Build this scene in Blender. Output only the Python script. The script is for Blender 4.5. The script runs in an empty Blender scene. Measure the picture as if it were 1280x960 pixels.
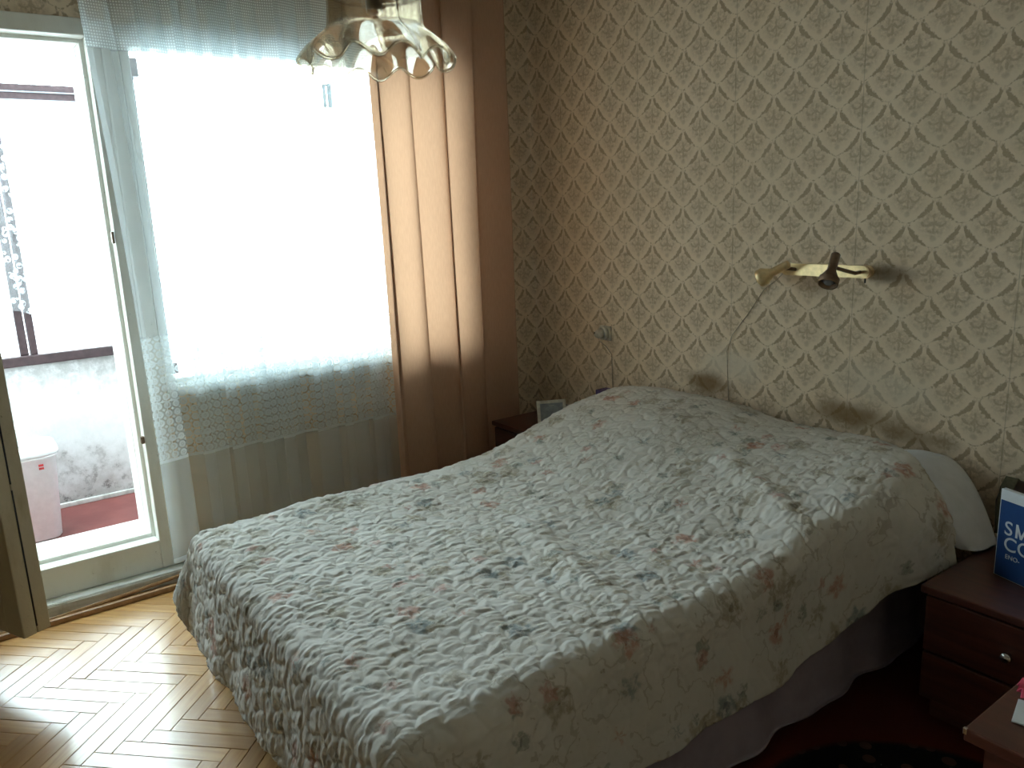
import bpy, bmesh, math, random
import numpy as np
from mathutils import Matrix, Vector, Quaternion

random.seed(7)
rng = np.random.RandomState(7)
SC = bpy.context.scene
COL = SC.collection

# ------------------------------------------------------------ camera
cam_d = bpy.data.cameras.new('camera')
cam = bpy.data.objects.new('camera', cam_d)
COL.objects.link(cam)
cam_d.sensor_width = 36.0
cam_d.lens = 36.0 * 986.75 / 1280.0
cam_d.clip_start = 0.02
cam_d.clip_end = 500
_r = Vector((0.59067911, 0.80589643, -0.04036246))
_u = Vector((-0.15106915, 0.15958534, 0.97555658))
_f = Vector((-0.79263882, 0.57014337, -0.21600981))
m = Matrix.Identity(4)
for i in range(3):
    m[i][0] = _r[i]; m[i][1] = _u[i]; m[i][2] = -_f[i]
m[0][3], m[1][3], m[2][3] = 3.3934, -2.6233, 1.467
cam.matrix_world = m
SC.camera = cam

# ------------------------------------------------------------ sky, exposure
world = bpy.data.worlds.new('overcast_sky')
SC.world = world
world.use_nodes = True
wn = world.node_tree
bg = wn.nodes['Background']
bg.inputs[0].default_value = (0.81, 0.93, 1.0, 1)
bg.inputs[1].default_value = 17.0
SC.view_settings.view_transform = 'Standard'
SC.view_settings.look = 'None'
SC.view_settings.gamma = 1.0
SC.view_settings.use_curve_mapping = False
SC.view_settings.exposure = 0.0

def portal(name, loc, rot, sx, sy):
    d = bpy.data.lights.new(name, 'AREA'); d.shape = 'RECTANGLE'; d.size = sx; d.size_y = sy
    d.cycles.is_portal = True
    o = bpy.data.objects.new(name, d); COL.objects.link(o); o.location = loc; o.rotation_euler = rot
# portals only tell the renderer where the sky comes in (they give off nothing)
portal('window_portal', (-0.36, -1.12, 1.5), (0, -math.pi/2, 0), 1.4, 1.6)
portal('door_portal', (-0.36, -2.42, 1.2), (0, -math.pi/2, 0), 2.1, 0.76)

# ------------------------------------------------------------ node helpers
class V:
    """value socket with arithmetic"""
    def __init__(s, t, sock): s.t = t; s.s = sock
    def _m(s, op, *a):
        n = s.t.nodes.new('ShaderNodeMath'); n.operation = op
        for i, x in enumerate((s,) + a):
            if isinstance(x, V): s.t.links.new(x.s, n.inputs[i])
            else: n.inputs[i].default_value = float(x)
        return V(s.t, n.outputs[0])
    def __add__(s, o): return s._m('ADD', o)
    def __radd__(s, o): return s._m('ADD', o)
    def __sub__(s, o): return s._m('SUBTRACT', o)
    def __rsub__(s, o): return (s * -1) + o
    def __mul__(s, o): return s._m('MULTIPLY', o)
    def __rmul__(s, o): return s._m('MULTIPLY', o)
    def __truediv__(s, o): return s._m('DIVIDE', o)
    def fract(s): return s._m('FRACT')
    def floor(s): return s._m('FLOOR')
    def abs(s): return s._m('ABSOLUTE')
    def sin(s): return s._m('SINE')
    def cos(s): return s._m('COSINE')
    def sqrt(s): return s._m('SQRT')
    def pow(s, p): return s._m('POWER', p)
    def min(s, o): return s._m('MINIMUM', o)
    def max(s, o): return s._m('MAXIMUM', o)
    def gt(s, o): return s._m('GREATER_THAN', o)
    def lt(s, o): return s._m('LESS_THAN', o)
    def atan2(s, o): return s._m('ARCTAN2', o)
    def ss(s, a, b):
        n = s.t.nodes.new('ShaderNodeMapRange'); n.interpolation_type = 'SMOOTHSTEP'
        rev = a > b
        n.inputs[1].default_value = min(a, b); n.inputs[2].default_value = max(a, b)
        n.inputs[3].default_value = 1.0 if rev else 0.0; n.inputs[4].default_value = 0.0 if rev else 1.0
        s.t.links.new(s.s, n.inputs[0]); return V(s.t, n.outputs[0])

class Mat:
    def __init__(s, name):
        s.m = bpy.data.materials.new(name); s.m.use_nodes = True; s.t = s.m.node_tree
        s.t.nodes.clear(); s.out = s.t.nodes.new('ShaderNodeOutputMaterial')
    def n(s, kind, **kw):
        n = s.t.nodes.new(kind)
        for k, v in kw.items(): setattr(n, k, v)
        return n
    def L(s, a, b):
        s.t.links.new(a.s if isinstance(a, V) else a, b)
    def coord(s, which='Object'):
        c = s.n('ShaderNodeTexCoord'); return c.outputs[which]
    def sep(s, vec):
        n = s.n('ShaderNodeSeparateXYZ'); s.L(vec, n.inputs[0]); return [V(s.t, n.outputs[i]) for i in range(3)]
    def comb(s, x, y, z=0.0):
        n = s.n('ShaderNodeCombineXYZ')
        for i, a in enumerate((x, y, z)):
            if isinstance(a, V): s.L(a, n.inputs[i])
            else: n.inputs[i].default_value = a
        return n.outputs[0]
    def noise(s, vec, scale, detail=3, rough=0.55, out=0, dist=0.0):
        n = s.n('ShaderNodeTexNoise'); s.L(vec, n.inputs['Vector'])
        n.inputs['Scale'].default_value = scale; n.inputs['Detail'].default_value = detail
        n.inputs['Roughness'].default_value = rough; n.inputs['Distortion'].default_value = dist
        return V(s.t, n.outputs[0]) if out == 0 else n.outputs[1]
    def voro(s, vec, scale, feature='F1', rnd=1.0):
        n = s.n('ShaderNodeTexVoronoi', feature=feature); s.L(vec, n.inputs['Vector'])
        n.inputs['Scale'].default_value = scale; n.inputs['Randomness'].default_value = rnd
        return n
    def mapping(s, vec, scale=(1, 1, 1), loc=(0, 0, 0), rot=(0, 0, 0)):
        n = s.n('ShaderNodeMapping'); s.L(vec, n.inputs[0])
        n.inputs[1].default_value = loc; n.inputs[2].default_value = rot; n.inputs[3].default_value = scale
        return n.outputs[0]
    def mix(s, fac, a, b):
        n = s.n('ShaderNodeMix', data_type='RGBA')
        if isinstance(fac, V): s.L(fac, n.inputs[0])
        else: n.inputs[0].default_value = fac
        for x, i in ((a, 6), (b, 7)):
            if isinstance(x, tuple): n.inputs[i].default_value = (*x, 1)
            else: s.L(x, n.inputs[i])
        return n.outputs[2]
    def bsdf(s, col, rough=0.6, metal=0.0, spec=0.5, bump=None, bstr=0.3, bdist=0.01, **kw):
        b = s.n('ShaderNodeBsdfPrincipled')
        if isinstance(col, tuple): b.inputs['Base Color'].default_value = (*col, 1)
        else: s.L(col, b.inputs['Base Color'])
        if isinstance(rough, V): s.L(rough, b.inputs['Roughness'])
        else: b.inputs['Roughness'].default_value = rough
        b.inputs['Metallic'].default_value = metal
        b.inputs['Specular IOR Level'].default_value = spec
        for k, v in kw.items(): b.inputs[k.replace('_', ' ')].default_value = v
        if bump is not None:
            bn = s.n('ShaderNodeBump'); bn.inputs['Strength'].default_value = bstr; bn.inputs['Distance'].default_value = bdist
            s.L(bump, bn.inputs['Height']); s.L(bn.outputs[0], b.inputs['Normal'])
        return b.outputs[0]
    def done(s, sh): s.L(sh, s.out.inputs[0]); return s.m

def simple(name, col, rough=0.6, metal=0.0, spec=0.5, nscale=40, namt=0.12, bstr=0.1, **kw):
    M = Mat(name); c = M.coord(); nz = M.noise(c, nscale, 4)
    dk = tuple(x * (1 - namt * 2) for x in col); lt = tuple(min(1, x * (1 + namt)) for x in col)
    return M.done(M.bsdf(M.mix(nz.ss(0.3, 0.7), dk, lt), rough, metal, spec, nz, bstr, 0.002, **kw))

# ------------------------------------------------------------ materials
WX, WZ, XO, ZO = 0.17667, 0.15715, 12.41 * 0.17667, 1.445
def make_wallpaper(name, axis):
    M = Mat(name); co = M.coord(); x, y, z = M.sep(co)
    if axis == 'y': x = y * -1.0
    nv = M.sep(M.noise(co, 60, 2, 0.6, out=1))
    nf = M.noise(co, 170, 3, 0.65); nb = M.noise(co, 75, 3, 0.7)
    px = (x - XO) / WX + (nv[0] - 0.5) * 0.07
    pz = (z - ZO) / WZ + (nv[1] - 0.5) * 0.07
    def cell(ax, az):
        u = ((px + ax).fract() - 0.5).abs()
        w = ((pz + az).fract() - 0.5)
        return u, w
    def imp(u, w):
        # signed distance-like value of the rounded cup u^1.25 + depth^1.43 = 1
        t = u * 2.0; dn = (w * -2.0).max(0.0)
        F = t.pow(1.25) + dn.pow(1.43) - 1.0
        gr = ((t.pow(0.25) * 2.5).pow(2.0) + (dn.pow(0.43) * 2.86).pow(2.0) + 0.3).sqrt()
        return F / gr
    def motif(ax, az):
        u, w = cell(ax, az)
        d = imp(u, w)
        ok = w.lt(0.03)
        wid = u.ss(0.08, 0.36) * 0.050 + 0.004
        wid = (wid + (nb - 0.5) * 0.16) * u.ss(0.485, 0.43)
        line = ((d.abs() * -1.0) + wid).ss(-0.015, 0.020) * ok
        inn = (d.lt(0.0) * w.lt(0.0)).max(w.gt(0.0) * imp((0.5 - u).max(0.0), w - 0.5).gt(0.0))
        # inner ornament: two scrolls, a stem and leaf shading
        cx = u - 0.12; cz = w - 0.05
        r = (cx * cx + cz * cz).sqrt()
        scroll = ((r - 0.095).abs() * -1.0 + 0.020).ss(-0.012, 0.012) * cz.lt(0.0)
        stem = (u * -1.0 + 0.016).ss(-0.012, 0.006) * (w.abs() * -1.0 + 0.22).ss(0.0, 0.05)
        rr = ((u * u) * 0.9 + (w + 0.0) * (w + 0.0) * 1.1).sqrt()
        blot = rr.ss(0.38, 0.16) * ((nb - 0.5) * 3.2 + 0.50).max(0.0).min(1.0)
        foot = (((u * u) + (w + 0.30) * (w + 0.30)).sqrt()).ss(0.085, 0.03)
        fin = (((u - 0.07) * (u - 0.07) + (w + 0.16) * (w + 0.16)).sqrt()).ss(0.05, 0.02)
        orn = (scroll * 0.7).max(stem * 0.6).max(foot * 0.6).max(fin * 0.5)
        return line, (orn * 0.9 + blot * 0.95).min(1.0) * inn
    a = motif(0.5, 0.5); b = motif(0.0, 0.0)
    line = a[0].max(b[0])
    fac = line.max(a[1].max(b[1]) * 0.75)
    fac = (fac * (nf * 0.5 + 0.70)).min(1.0)
    light = (0.86, 0.72, 0.55); dark = (0.45, 0.34, 0.22)
    big = M.noise(co, 1.7, 3)
    base = M.mix(fac, light, dark)
    # grime and age
    base = M.mix(big.ss(0.4, 0.75) * 0.25, base, (0.62, 0.50, 0.35))
    seam = (((x - 0.779) / 0.53).fract() - 0.5).abs()
    sl = seam.gt(0.4975)
    base = M.mix(sl * 0.35, base, (0.25, 0.19, 0.11))
    if axis == 'x':
        sn = M.noise(co, 9, 4, 0.6)
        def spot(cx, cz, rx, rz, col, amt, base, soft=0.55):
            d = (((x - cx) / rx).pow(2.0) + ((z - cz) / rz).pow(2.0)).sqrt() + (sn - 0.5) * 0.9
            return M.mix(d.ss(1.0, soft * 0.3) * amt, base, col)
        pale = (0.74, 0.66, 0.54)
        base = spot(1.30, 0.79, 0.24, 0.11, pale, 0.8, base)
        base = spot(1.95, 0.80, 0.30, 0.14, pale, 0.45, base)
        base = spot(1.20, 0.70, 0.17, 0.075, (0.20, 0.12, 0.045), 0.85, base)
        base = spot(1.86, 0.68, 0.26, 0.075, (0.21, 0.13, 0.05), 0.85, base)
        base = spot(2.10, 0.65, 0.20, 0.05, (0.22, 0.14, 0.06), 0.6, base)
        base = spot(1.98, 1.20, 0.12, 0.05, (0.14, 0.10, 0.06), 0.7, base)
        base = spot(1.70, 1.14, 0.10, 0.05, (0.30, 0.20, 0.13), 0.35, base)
        base = spot(0.70, 1.24, 0.03, 0.012, (0.25, 0.18, 0.1), 0.6, base)
    return M.done(M.bsdf(base, 0.75, 0, 0.25, (nf + fac * -0.6), 0.18, 0.002))
wallpaper_x = make_wallpaper('wallpaper_bed_wall', 'x')
wallpaper_y = make_wallpaper('wallpaper_window_wall', 'y')

def wood(name, c1, c2, rough=0.3, coat=0.0, gscale=(2, 30, 30), rand=False, bstr=0.15, spec=0.5):
    M = Mat(name); co = M.coord()
    oi = M.n('ShaderNodeObjectInfo'); ge = M.n('ShaderNodeNewGeometry')
    rnd = (V(M.t, oi.outputs['Random']) + V(M.t, ge.outputs['Random Per Island'])).fract() if rand else None
    vec = M.mapping(co, gscale)
    if rand:
        x, y, z = M.sep(vec); vec = M.comb(x + rnd * 37.0, y + rnd * 17.0, z)
    nz = M.noise(vec, 1.0, 5, 0.6, dist=0.6)
    col = M.mix(nz.ss(0.3, 0.7), c1, c2)
    if rand:
        col = M.mix(rnd.ss(0.0, 1.0) * 0.55, col, tuple(x * 0.62 for x in c1))
    r = nz * 0.08 + rough
    return M.done(M.bsdf(col, r, 0, spec, nz, bstr, 0.001, Coat_Weight=coat, Coat_Roughness=0.21, Coat_IOR=1.65))
parquet_m = wood('varnished_parquet', (0.60, 0.30, 0.09), (0.76, 0.45, 0.165), 0.34, 1.0, (3, 45, 10), True, 0.05, 0.5)
darkwood = wood('dark_red_wood', (0.030, 0.010, 0.007), (0.060, 0.018, 0.011), 0.35, 0.15, (3, 40, 40))
redwood = wood('polished_brown_red_wood', (0.060, 0.018, 0.012), (0.105, 0.031, 0.020), 0.35, 0.15, (3, 40, 40))
blackleg = simple('black_painted_wood', (0.012, 0.010, 0.012), 0.4)
trimwood = wood('old_varnished_trim', (0.30, 0.15, 0.06), (0.42, 0.24, 0.11), 0.4, 0.2, (2, 40, 40))
brownframe = simple('brown_painted_frame', (0.060, 0.035, 0.038), 0.5)

def old_paint(name, base, dirt, amt=0.5, sc=6):
    M = Mat(name); co = M.coord(); vec = M.mapping(co, (1, 1, 0.35))
    a = M.noise(vec, sc, 6, 0.65); b = M.noise(co, sc * 7, 5, 0.7)
    c = M.mix(a.ss(0.45, 0.75) * amt, base, dirt)
    c = M.mix(b.ss(0.66, 0.74) * 0.8, c, tuple(x * 0.35 for x in dirt))
    return M.done(M.bsdf(c, 0.5, 0, 0.4, b, 0.5, 0.003))
oldwhite = old_paint('old_white_gloss_paint', (0.84, 0.85, 0.80), (0.60, 0.58, 0.49))
leafpaint = old_paint('cracked_cream_paint', (0.58, 0.52, 0.38), (0.36, 0.29, 0.17), 0.7, 9)
concrete = old_paint('worn_painted_concrete', (0.70, 0.71, 0.68), (0.30, 0.29, 0.26), 0.8, 11)
plaster = simple('ceiling_whitewash', (0.72, 0.70, 0.66), 0.9)
exterior = simple('outer_wall_render', (0.78, 0.78, 0.77), 0.9)

def mk_parapet():
    M = Mat('mouldy_whitewashed_parapet'); co = M.coord(); x, y, z = M.sep(co)
    n1 = M.noise(co, 5, 5, 0.6); n2 = M.noise(co, 17, 6, 0.75); n3 = M.noise(M.mapping(co, (1, 6, 0.8)), 3, 4)
    c = M.mix(n2.ss(0.3, 0.7) * 0.5, (0.78, 0.78, 0.78), (0.60, 0.60, 0.58))
    top = (z + (n3 - 0.5) * 0.28).ss(0.60, 0.78)
    bot = (z * -1.0 + (n1 - 0.5) * 0.9 + 0.02).ss(-0.30, 0.02)
    c = M.mix(top * 0.55 * n2.ss(0.2, 0.6), c, (0.16, 0.15, 0.14))
    c = M.mix(bot * 0.8, c, (0.34, 0.31, 0.29))
    c = M.mix(bot * n2.ss(0.5, 0.62) * 0.9, c, (0.10, 0.09, 0.085))
    c = M.mix(n1.ss(0.62, 0.72) * n2.ss(0.4, 0.6) * 0.6, c, (0.20, 0.19, 0.18))
    return M.done(M.bsdf(c, 0.9, 0, 0.2, n2, 0.5, 0.004))
parapet_m = mk_parapet()
def mk_redfloor():
    M = Mat('red_painted_concrete'); co = M.coord()
    a = M.noise(co, 6, 5); b = M.noise(co, 30, 5, 0.7)
    c = M.mix(a.ss(0.35, 0.7), (0.21, 0.058, 0.052), (0.27, 0.085, 0.075))
    c = M.mix(b.ss(0.68, 0.76) * 0.6, c, (0.5, 0.38, 0.34))
    return M.done(M.bsdf(c, 0.45, 0, 0.4, b, 0.2, 0.002))
redfloor = mk_redfloor()

def mk_pane():
    M = Mat('window_glass'); t = M.n('ShaderNodeBsdfTransparent'); g = M.n('ShaderNodeBsdfGlossy')
    t.inputs[0].default_value = (0.93, 0.97, 0.96, 1); g.inputs['Roughness'].default_value = 0.02
    f = M.n('ShaderNodeFresnel'); f.inputs[0].default_value = 1.45
    mx = M.n('ShaderNodeMixShader'); M.L(f.outputs[0], mx.inputs[0]); M.L(t.outputs[0], mx.inputs[1]); M.L(g.outputs[0], mx.inputs[2])
    return M.done(mx.outputs[0])
pane_m = mk_pane()
def mk_shade():
    M = Mat('smoky_amber_glass'); g = M.n('ShaderNodeBsdfGlass'); g.inputs['Color'].default_value = (0.93, 0.88, 0.80, 1)
    g.inputs['Roughness'].default_value = 0.0; g.inputs['IOR'].default_value = 1.48
    t = M.n('ShaderNodeBsdfTransparent'); t.inputs[0].default_value = (0.88, 0.845, 0.77, 1)
    mx = M.n('ShaderNodeMixShader'); mx.inputs[0].default_value = 0.70
    M.L(g.outputs[0], mx.inputs[1]); M.L(t.outputs[0], mx.inputs[2])
    return M.done(mx.outputs[0])
shade_m = mk_shade()

def mk_fabric(name, col, trans, tcol=None, weave=900, rough=0.9):
    M = Mat(name); uv = M.coord('UV'); x, y, z = M.sep(uv)
    w = ((x * weave).sin() * (y * weave).sin()); nz = M.noise(M.mapping(uv, (60, 8, 1)), 3, 4)
    c = M.mix(nz.ss(0.3, 0.7), tuple(v * 0.88 for v in col), col)
    d = M.bsdf(c, rough, 0, 0.1, w * 0.3 + nz, 0.1, 0.001)
    tr = M.n('ShaderNodeBsdfTranslucent'); tr.inputs[0].default_value = (*(tcol or col), 1)
    mx = M.n('ShaderNodeMixShader'); mx.inputs[0].default_value = trans
    M.L(d, mx.inputs[1]); M.L(tr.outputs[0], mx.inputs[2]); return M.done(mx.outputs[0])
curtain_m = mk_fabric('peach_beige_curtain_cloth', (0.48, 0.335, 0.245), 0.26, (0.82, 0.47, 0.28))
pillow_m = simple('white_pillowcase_cotton', (0.72, 0.74, 0.78), 0.9, spec=0.1, nscale=12, namt=0.04, bstr=0.3)
lilac_m = simple('lilac_sheet_cotton', (0.36, 0.31, 0.37), 0.9, spec=0.1, nscale=10, namt=0.06, bstr=0.3)

def mk_lace(name, kind):
    M = Mat(name); uv = M.coord('UV'); x, y, z = M.sep(uv)
    if kind == 'room':
        # y = height in metres, x = metres along the cloth
        gx = (x * 628.0).sin(); gy = (y * 628.0).sin()
        topg = (gx.gt(-0.2) * gy.gt(-0.2)) * 0.45 + 0.42
        band = y.ss(0.535, 0.545) * y.ss(1.045, 1.03)
        cu = (x / 0.034).fract() - 0.5; cv = (y / 0.034).fract() - 0.5
        r = (cu * cu + cv * cv).sqrt(); an = cv.atan2(cu)
        ring = (r - 0.30).abs().lt(0.10); hub = r.lt(0.09); spokes = (an * 6.0).sin().gt(0.2) * r.lt(0.32)
        dm = (cu.abs() + cv.abs()).gt(0.80)
        stripe = ((y / 0.156).fract() - 0.5).abs().gt(0.485)
        motif = ring.max(hub).max(spokes).max(dm).max(stripe)
        lace = motif * 0.55 + 0.14
        plain = 0.25 + y.ss(0.9, 0.3) * 0.06
        top = y.ss(2.085, 2.09)
        hem = (y - 0.54).abs().lt(0.006).max(y.lt(0.13))
        f = V(M.t, M.n('ShaderNodeValue').outputs[0])
        op = lace * band + plain * (1.0 - band)
        op = op * (1.0 - top) + topg * top
        op = op.max(hem * 0.75)
    else:
        v = M.voro(uv, 26); d = V(M.t, v.outputs['Distance']); nz = M.noise(uv, 60, 3)
        op = (d.lt(0.42) * nz.gt(0.42)) * 0.42 + 0.18
    df = M.n('ShaderNodeBsdfDiffuse'); df.inputs[0].default_value = (0.86, 0.90, 0.92, 1)
    tl = M.n('ShaderNodeBsdfTranslucent'); tl.inputs[0].default_value = (0.86, 0.93, 0.94, 1)
    m1 = M.n('ShaderNodeMixShader'); m1.inputs[0].default_value = 0.5
    M.L(df.outputs[0], m1.inputs[1]); M.L(tl.outputs[0], m1.inputs[2])
    tp = M.n('ShaderNodeBsdfTransparent'); m2 = M.n('ShaderNodeMixShader')
    M.L(op, m2.inputs[0]); M.L(tp.outputs[0], m2.inputs[1]); M.L(m1.outputs[0], m2.inputs[2])
    return M.done(m2.outputs[0])
lace_m = mk_lace('white_net_with_lace_band', 'room')
lace2_m = mk_lace('floral_balcony_lace', 'balcony')

def mk_quilt():
    M = Mat('floral_quilted_cotton'); uv = M.coord('UV')
    wv = M.noise(uv, 22, 3, 0.6, out=1)
    wx, wy, _ = M.sep(wv); x, y, _z = M.sep(uv)
    vec = M.comb(x + (wx - 0.5) * 0.05, y + (wy - 0.5) * 0.05)
    n1 = M.noise(uv, 5, 4); n2 = M.noise(uv, 45, 4, 0.7); n3 = M.noise(uv, 120, 3, 0.7)
    base = M.mix(n1.ss(0.35, 0.65) * 0.5, (0.67, 0.65, 0.60), (0.58, 0.555, 0.49))
    def flowers(base, scale, rad, colr, prob, amt, off):
        mp = M.mapping(vec, (1, 1, 1), (off, off * 0.7, 0))
        v = M.voro(mp, scale); d = V(M.t, v.outputs['Distance'])
        cr = M.sep(v.outputs['Color'])
        px_, py_, _ = M.sep(v.outputs['Position']); qx, qy, _ = M.sep(mp)
        an = (qy * scale - py_ * scale).atan2(qx * scale - px_ * scale) if False else (qy - py_).atan2(qx - px_)
        petal = ((an * 5.0 + cr[1] * 6.0).sin() * 0.14 + 0.85) * rad
        f = ((d * -1.0) + petal).ss(-0.05, 0.05) * cr[0].lt(prob)
        core = d.lt(rad * 0.3) * cr[0].lt(prob)
        b = M.mix(f * n2.ss(0.32, 0.56) * amt, base, colr)
        return M.mix(core * 0.5, b, tuple(c * 0.5 for c in colr))
    base = flowers(base, 8, 0.34, (0.30, 0.25, 0.15), 0.85, 0.60, 1.3)
    base = flowers(base, 13, 0.30, (0.24, 0.27, 0.24), 0.35, 0.7, 4.1)
    base = flowers(base, 6.5, 0.24, (0.20, 0.25, 0.26), 0.42, 0.75, 7.7)
    base = flowers(base, 6.5, 0.24, (0.46, 0.20, 0.13), 0.45, 0.68, 2.9)
    base = flowers(base, 10, 0.22, (0.50, 0.27, 0.22), 0.30, 0.7, 11.3)
    tw = ((M.noise(vec, 9, 2) - 0.5).abs()).lt(0.012) * n1.gt(0.45)
    base = M.mix(tw * 0.3, base, (0.22, 0.17, 0.10))
    sp = n2.ss(0.60, 0.68) * n1.ss(0.4, 0.6)
    base = M.mix(sp * 0.6, base, (0.30, 0.24, 0.15))
    return M.done(M.bsdf(base, 0.85, 0, 0.15, n3 + n2, 0.25, 0.002, Sheen_Weight=0.15))
quilt_m = mk_quilt()

brass = simple('aged_brass', (0.80, 0.63, 0.36), 0.28, 0.9, namt=0.08)
brass_dk = simple('dull_brown_brass', (0.22, 0.15, 0.10), 0.38, 0.7, namt=0.1)
black_m = simple('black_inside', (0.01, 0.01, 0.01), 0.3)
socket_m = simple('yellowed_plastic', (0.68, 0.65, 0.56), 0.4)
cable_m = simple('thin_grey_cable', (0.36, 0.31, 0.23), 0.6)
binwhite = simple('white_bin_plastic', (0.90, 0.92, 0.94), 0.35, namt=0.02)
red_m = simple('red_print', (0.6, 0.05, 0.05), 0.4)
blue_m = simple('navy_blue_print', (0.012, 0.06, 0.22), 0.35, namt=0.03)
cardw = simple('white_card', (0.68, 0.72, 0.76), 0.5, namt=0.02)
leather = simple('dark_brown_leather', (0.045, 0.022, 0.014), 0.45, nscale=120)
olive = simple('olive_webbing', (0.10, 0.09, 0.05), 0.8, nscale=120)
pink_m = simple('pink_crepe_paper', (0.80, 0.12, 0.24), 0.7)
paper_m = simple('white_paper', (0.70, 0.74, 0.76), 0.7, namt=0.02)
purple_m = simple('violet_card', (0.07, 0.045, 0.16), 0.6)
greyp = simple('grey_plastic', (0.30, 0.33, 0.36), 0.5)
chrome = simple('dull_chrome', (0.7, 0.7, 0.7), 0.25, 1.0, namt=0.02)
ground_m = simple('pale_burnt_out_yard', (0.62, 0.64, 0.66), 0.9, nscale=0.3)  # overexposure put into the colour: pale enough for the view to burn out white
mattress_m = simple('grey_ticking', (0.35, 0.33, 0.33), 0.9)
def mk_rug():
    M = Mat('dark_patterned_rug'); co = M.coord(); x, y, z = M.sep(co)
    v = M.voro(co, 16); d = V(M.t, v.outputs['Distance']); n = M.noise(co, 200, 2)
    field = ((x - 2.75) * (x - 2.75) + (y + 1.05) * (y + 1.05)).sqrt().ss(0.46, 0.43)
    c = M.mix(field, (0.075, 0.016, 0.010), (0.012, 0.012, 0.012))
    c = M.mix(d.lt(0.28) * field * 0.7, c, (0.09, 0.05, 0.035))
    return M.done(M.bsdf(c, 0.95, 0, 0.05, n, 0.6, 0.004))
rug_m = mk_rug()

thermo_m = simple('dark_grey_plastic', (0.03, 0.05, 0.06), 0.6)

# ------------------------------------------------------------ mesh helpers
def link(name, bm, mat, parent=None, smooth=False, loc=None):
    me = bpy.data.meshes.new(name); bm.normal_update(); bm.to_mesh(me); bm.free()
    if isinstance(mat, (list, tuple)):
        for q in mat: me.materials.append(q)
    elif mat: me.materials.append(mat)
    if smooth:
        for p in me.polygons: p.use_smooth = True
    o = bpy.data.objects.new(name, me); COL.objects.link(o)
    if parent is not None: o.parent = parent
    if loc: o.location = loc
    return o
def box(bm, x0, x1, y0, y1, z0, z1, bev=0.0, seg=2, mat=None):
    r = bmesh.ops.create_cube(bm, size=1.0, matrix=mat if mat is not None else Matrix.Identity(4))
    vs = r['verts']
    for v in vs:
        c = v.co if mat is None else (mat.inverted() @ v.co)
        p = Vector(((x0 + x1) / 2 + c.x * (x1 - x0), (y0 + y1) / 2 + c.y * (y1 - y0), (z0 + z1) / 2 + c.z * (z1 - z0)))
        v.co = p if mat is None else mat @ p
    if bev > 0:
        es = list({e for v in vs for e in v.link_edges})
        bmesh.ops.bevel(bm, geom=es, offset=bev, segments=seg, profile=0.5, affect='EDGES')
    return bm
def B(*a, **k): return box(bmesh.new(), *a, **k)
def lathe(bm, prof, n=32, mat=None, cap=True):
    rings = []
    for r, z in prof:
        ring = []
        for i in range(n):
            a = 2 * math.pi * i / n
            p = Vector((r * math.cos(a), r * math.sin(a), z))
            ring.append(bm.verts.new(mat @ p if mat else p))
        rings.append(ring)
    for a, b in zip(rings, rings[1:]):
        for i in range(n): bm.faces.new((a[i], a[(i + 1) % n], b[(i + 1) % n], b[i]))
    if cap:
        if prof[0][0] > 1e-5: bm.faces.new(rings[0][::-1])
        if prof[-1][0] > 1e-5: bm.faces.new(rings[-1])
    return bm
def along(p, d):
    q = Vector((0, 0, 1)).rotation_difference(Vector(d).normalized())
    return Matrix.Translation(Vector(p)) @ q.to_matrix().to_4x4()
def tube(bm, pts, r, n=8):
    pts = [Vector(p) for p in pts]; rings = []
    prev = None
    for i, p in enumerate(pts):
        t = (pts[min(i + 1, len(pts) - 1)] - pts[max(i - 1, 0)]).normalized()
        up = Vector((0, 0, 1)) if abs(t.z) < 0.9 else Vector((1, 0, 0))
        a = t.cross(up).normalized() if prev is None else (prev - t * prev.dot(t)).normalized()
        prev = a; b = t.cross(a)
        rr = r[i] if isinstance(r, (list, tuple)) else r
        rings.append([bm.verts.new(p + a * rr * math.cos(2 * math.pi * k / n) + b * rr * math.sin(2 * math.pi * k / n)) for k in range(n)])
    for a, b in zip(rings, rings[1:]):
        for k in range(n): bm.faces.new((a[k], a[(k + 1) % n], b[(k + 1) % n], b[k]))
    bm.faces.new(rings[0][::-1]); bm.faces.new(rings[-1])
    return bm
def grid_mesh(name, P, UV, mat, parent=None, thick=0.0, mask=None):
    """P: (n,m,3) array, UV: (n,m,2)"""
    n, k = P.shape[:2]
    idx = np.arange(n * k).reshape(n, k)
    q = np.stack([idx[:-1, :-1], idx[1:, :-1], idx[1:, 1:], idx[:-1, 1:]], -1).reshape(-1, 4)
    me = bpy.data.meshes.new(name)
    me.vertices.add(n * k); me.vertices.foreach_set('co', P.reshape(-1).astype(np.float32))
    me.loops.add(q.size); me.loops.foreach_set('vertex_index', q.reshape(-1).astype(np.int32))
    me.polygons.add(len(q)); me.polygons.foreach_set('loop_start', np.arange(0, q.size, 4, dtype=np.int32))
    me.polygons.foreach_set('loop_total', np.full(len(q), 4, dtype=np.int32))
    me.polygons.foreach_set('use_smooth', np.ones(len(q), dtype=bool))
    uvl = me.uv_layers.new(name='UVMap')
    uvl.data.foreach_set('uv', UV.reshape(-1, 2)[q.reshape(-1)].astype(np.float32).reshape(-1))
    me.update(); me.validate()
    me.materials.append(mat)
    o = bpy.data.objects.new(name, me); COL.objects.link(o)
    if parent is not None: o.parent = parent
    if thick:
        md = o.modifiers.new('thickness', 'SOLIDIFY'); md.thickness = thick; md.offset = -1
    return o
def tag(o, label=None, cat=None, group=None, kind=None):
    if label: o['label'] = label
    if cat: o['category'] = cat
    if group: o['group'] = group
    if kind: o['kind'] = kind
    return o
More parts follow.
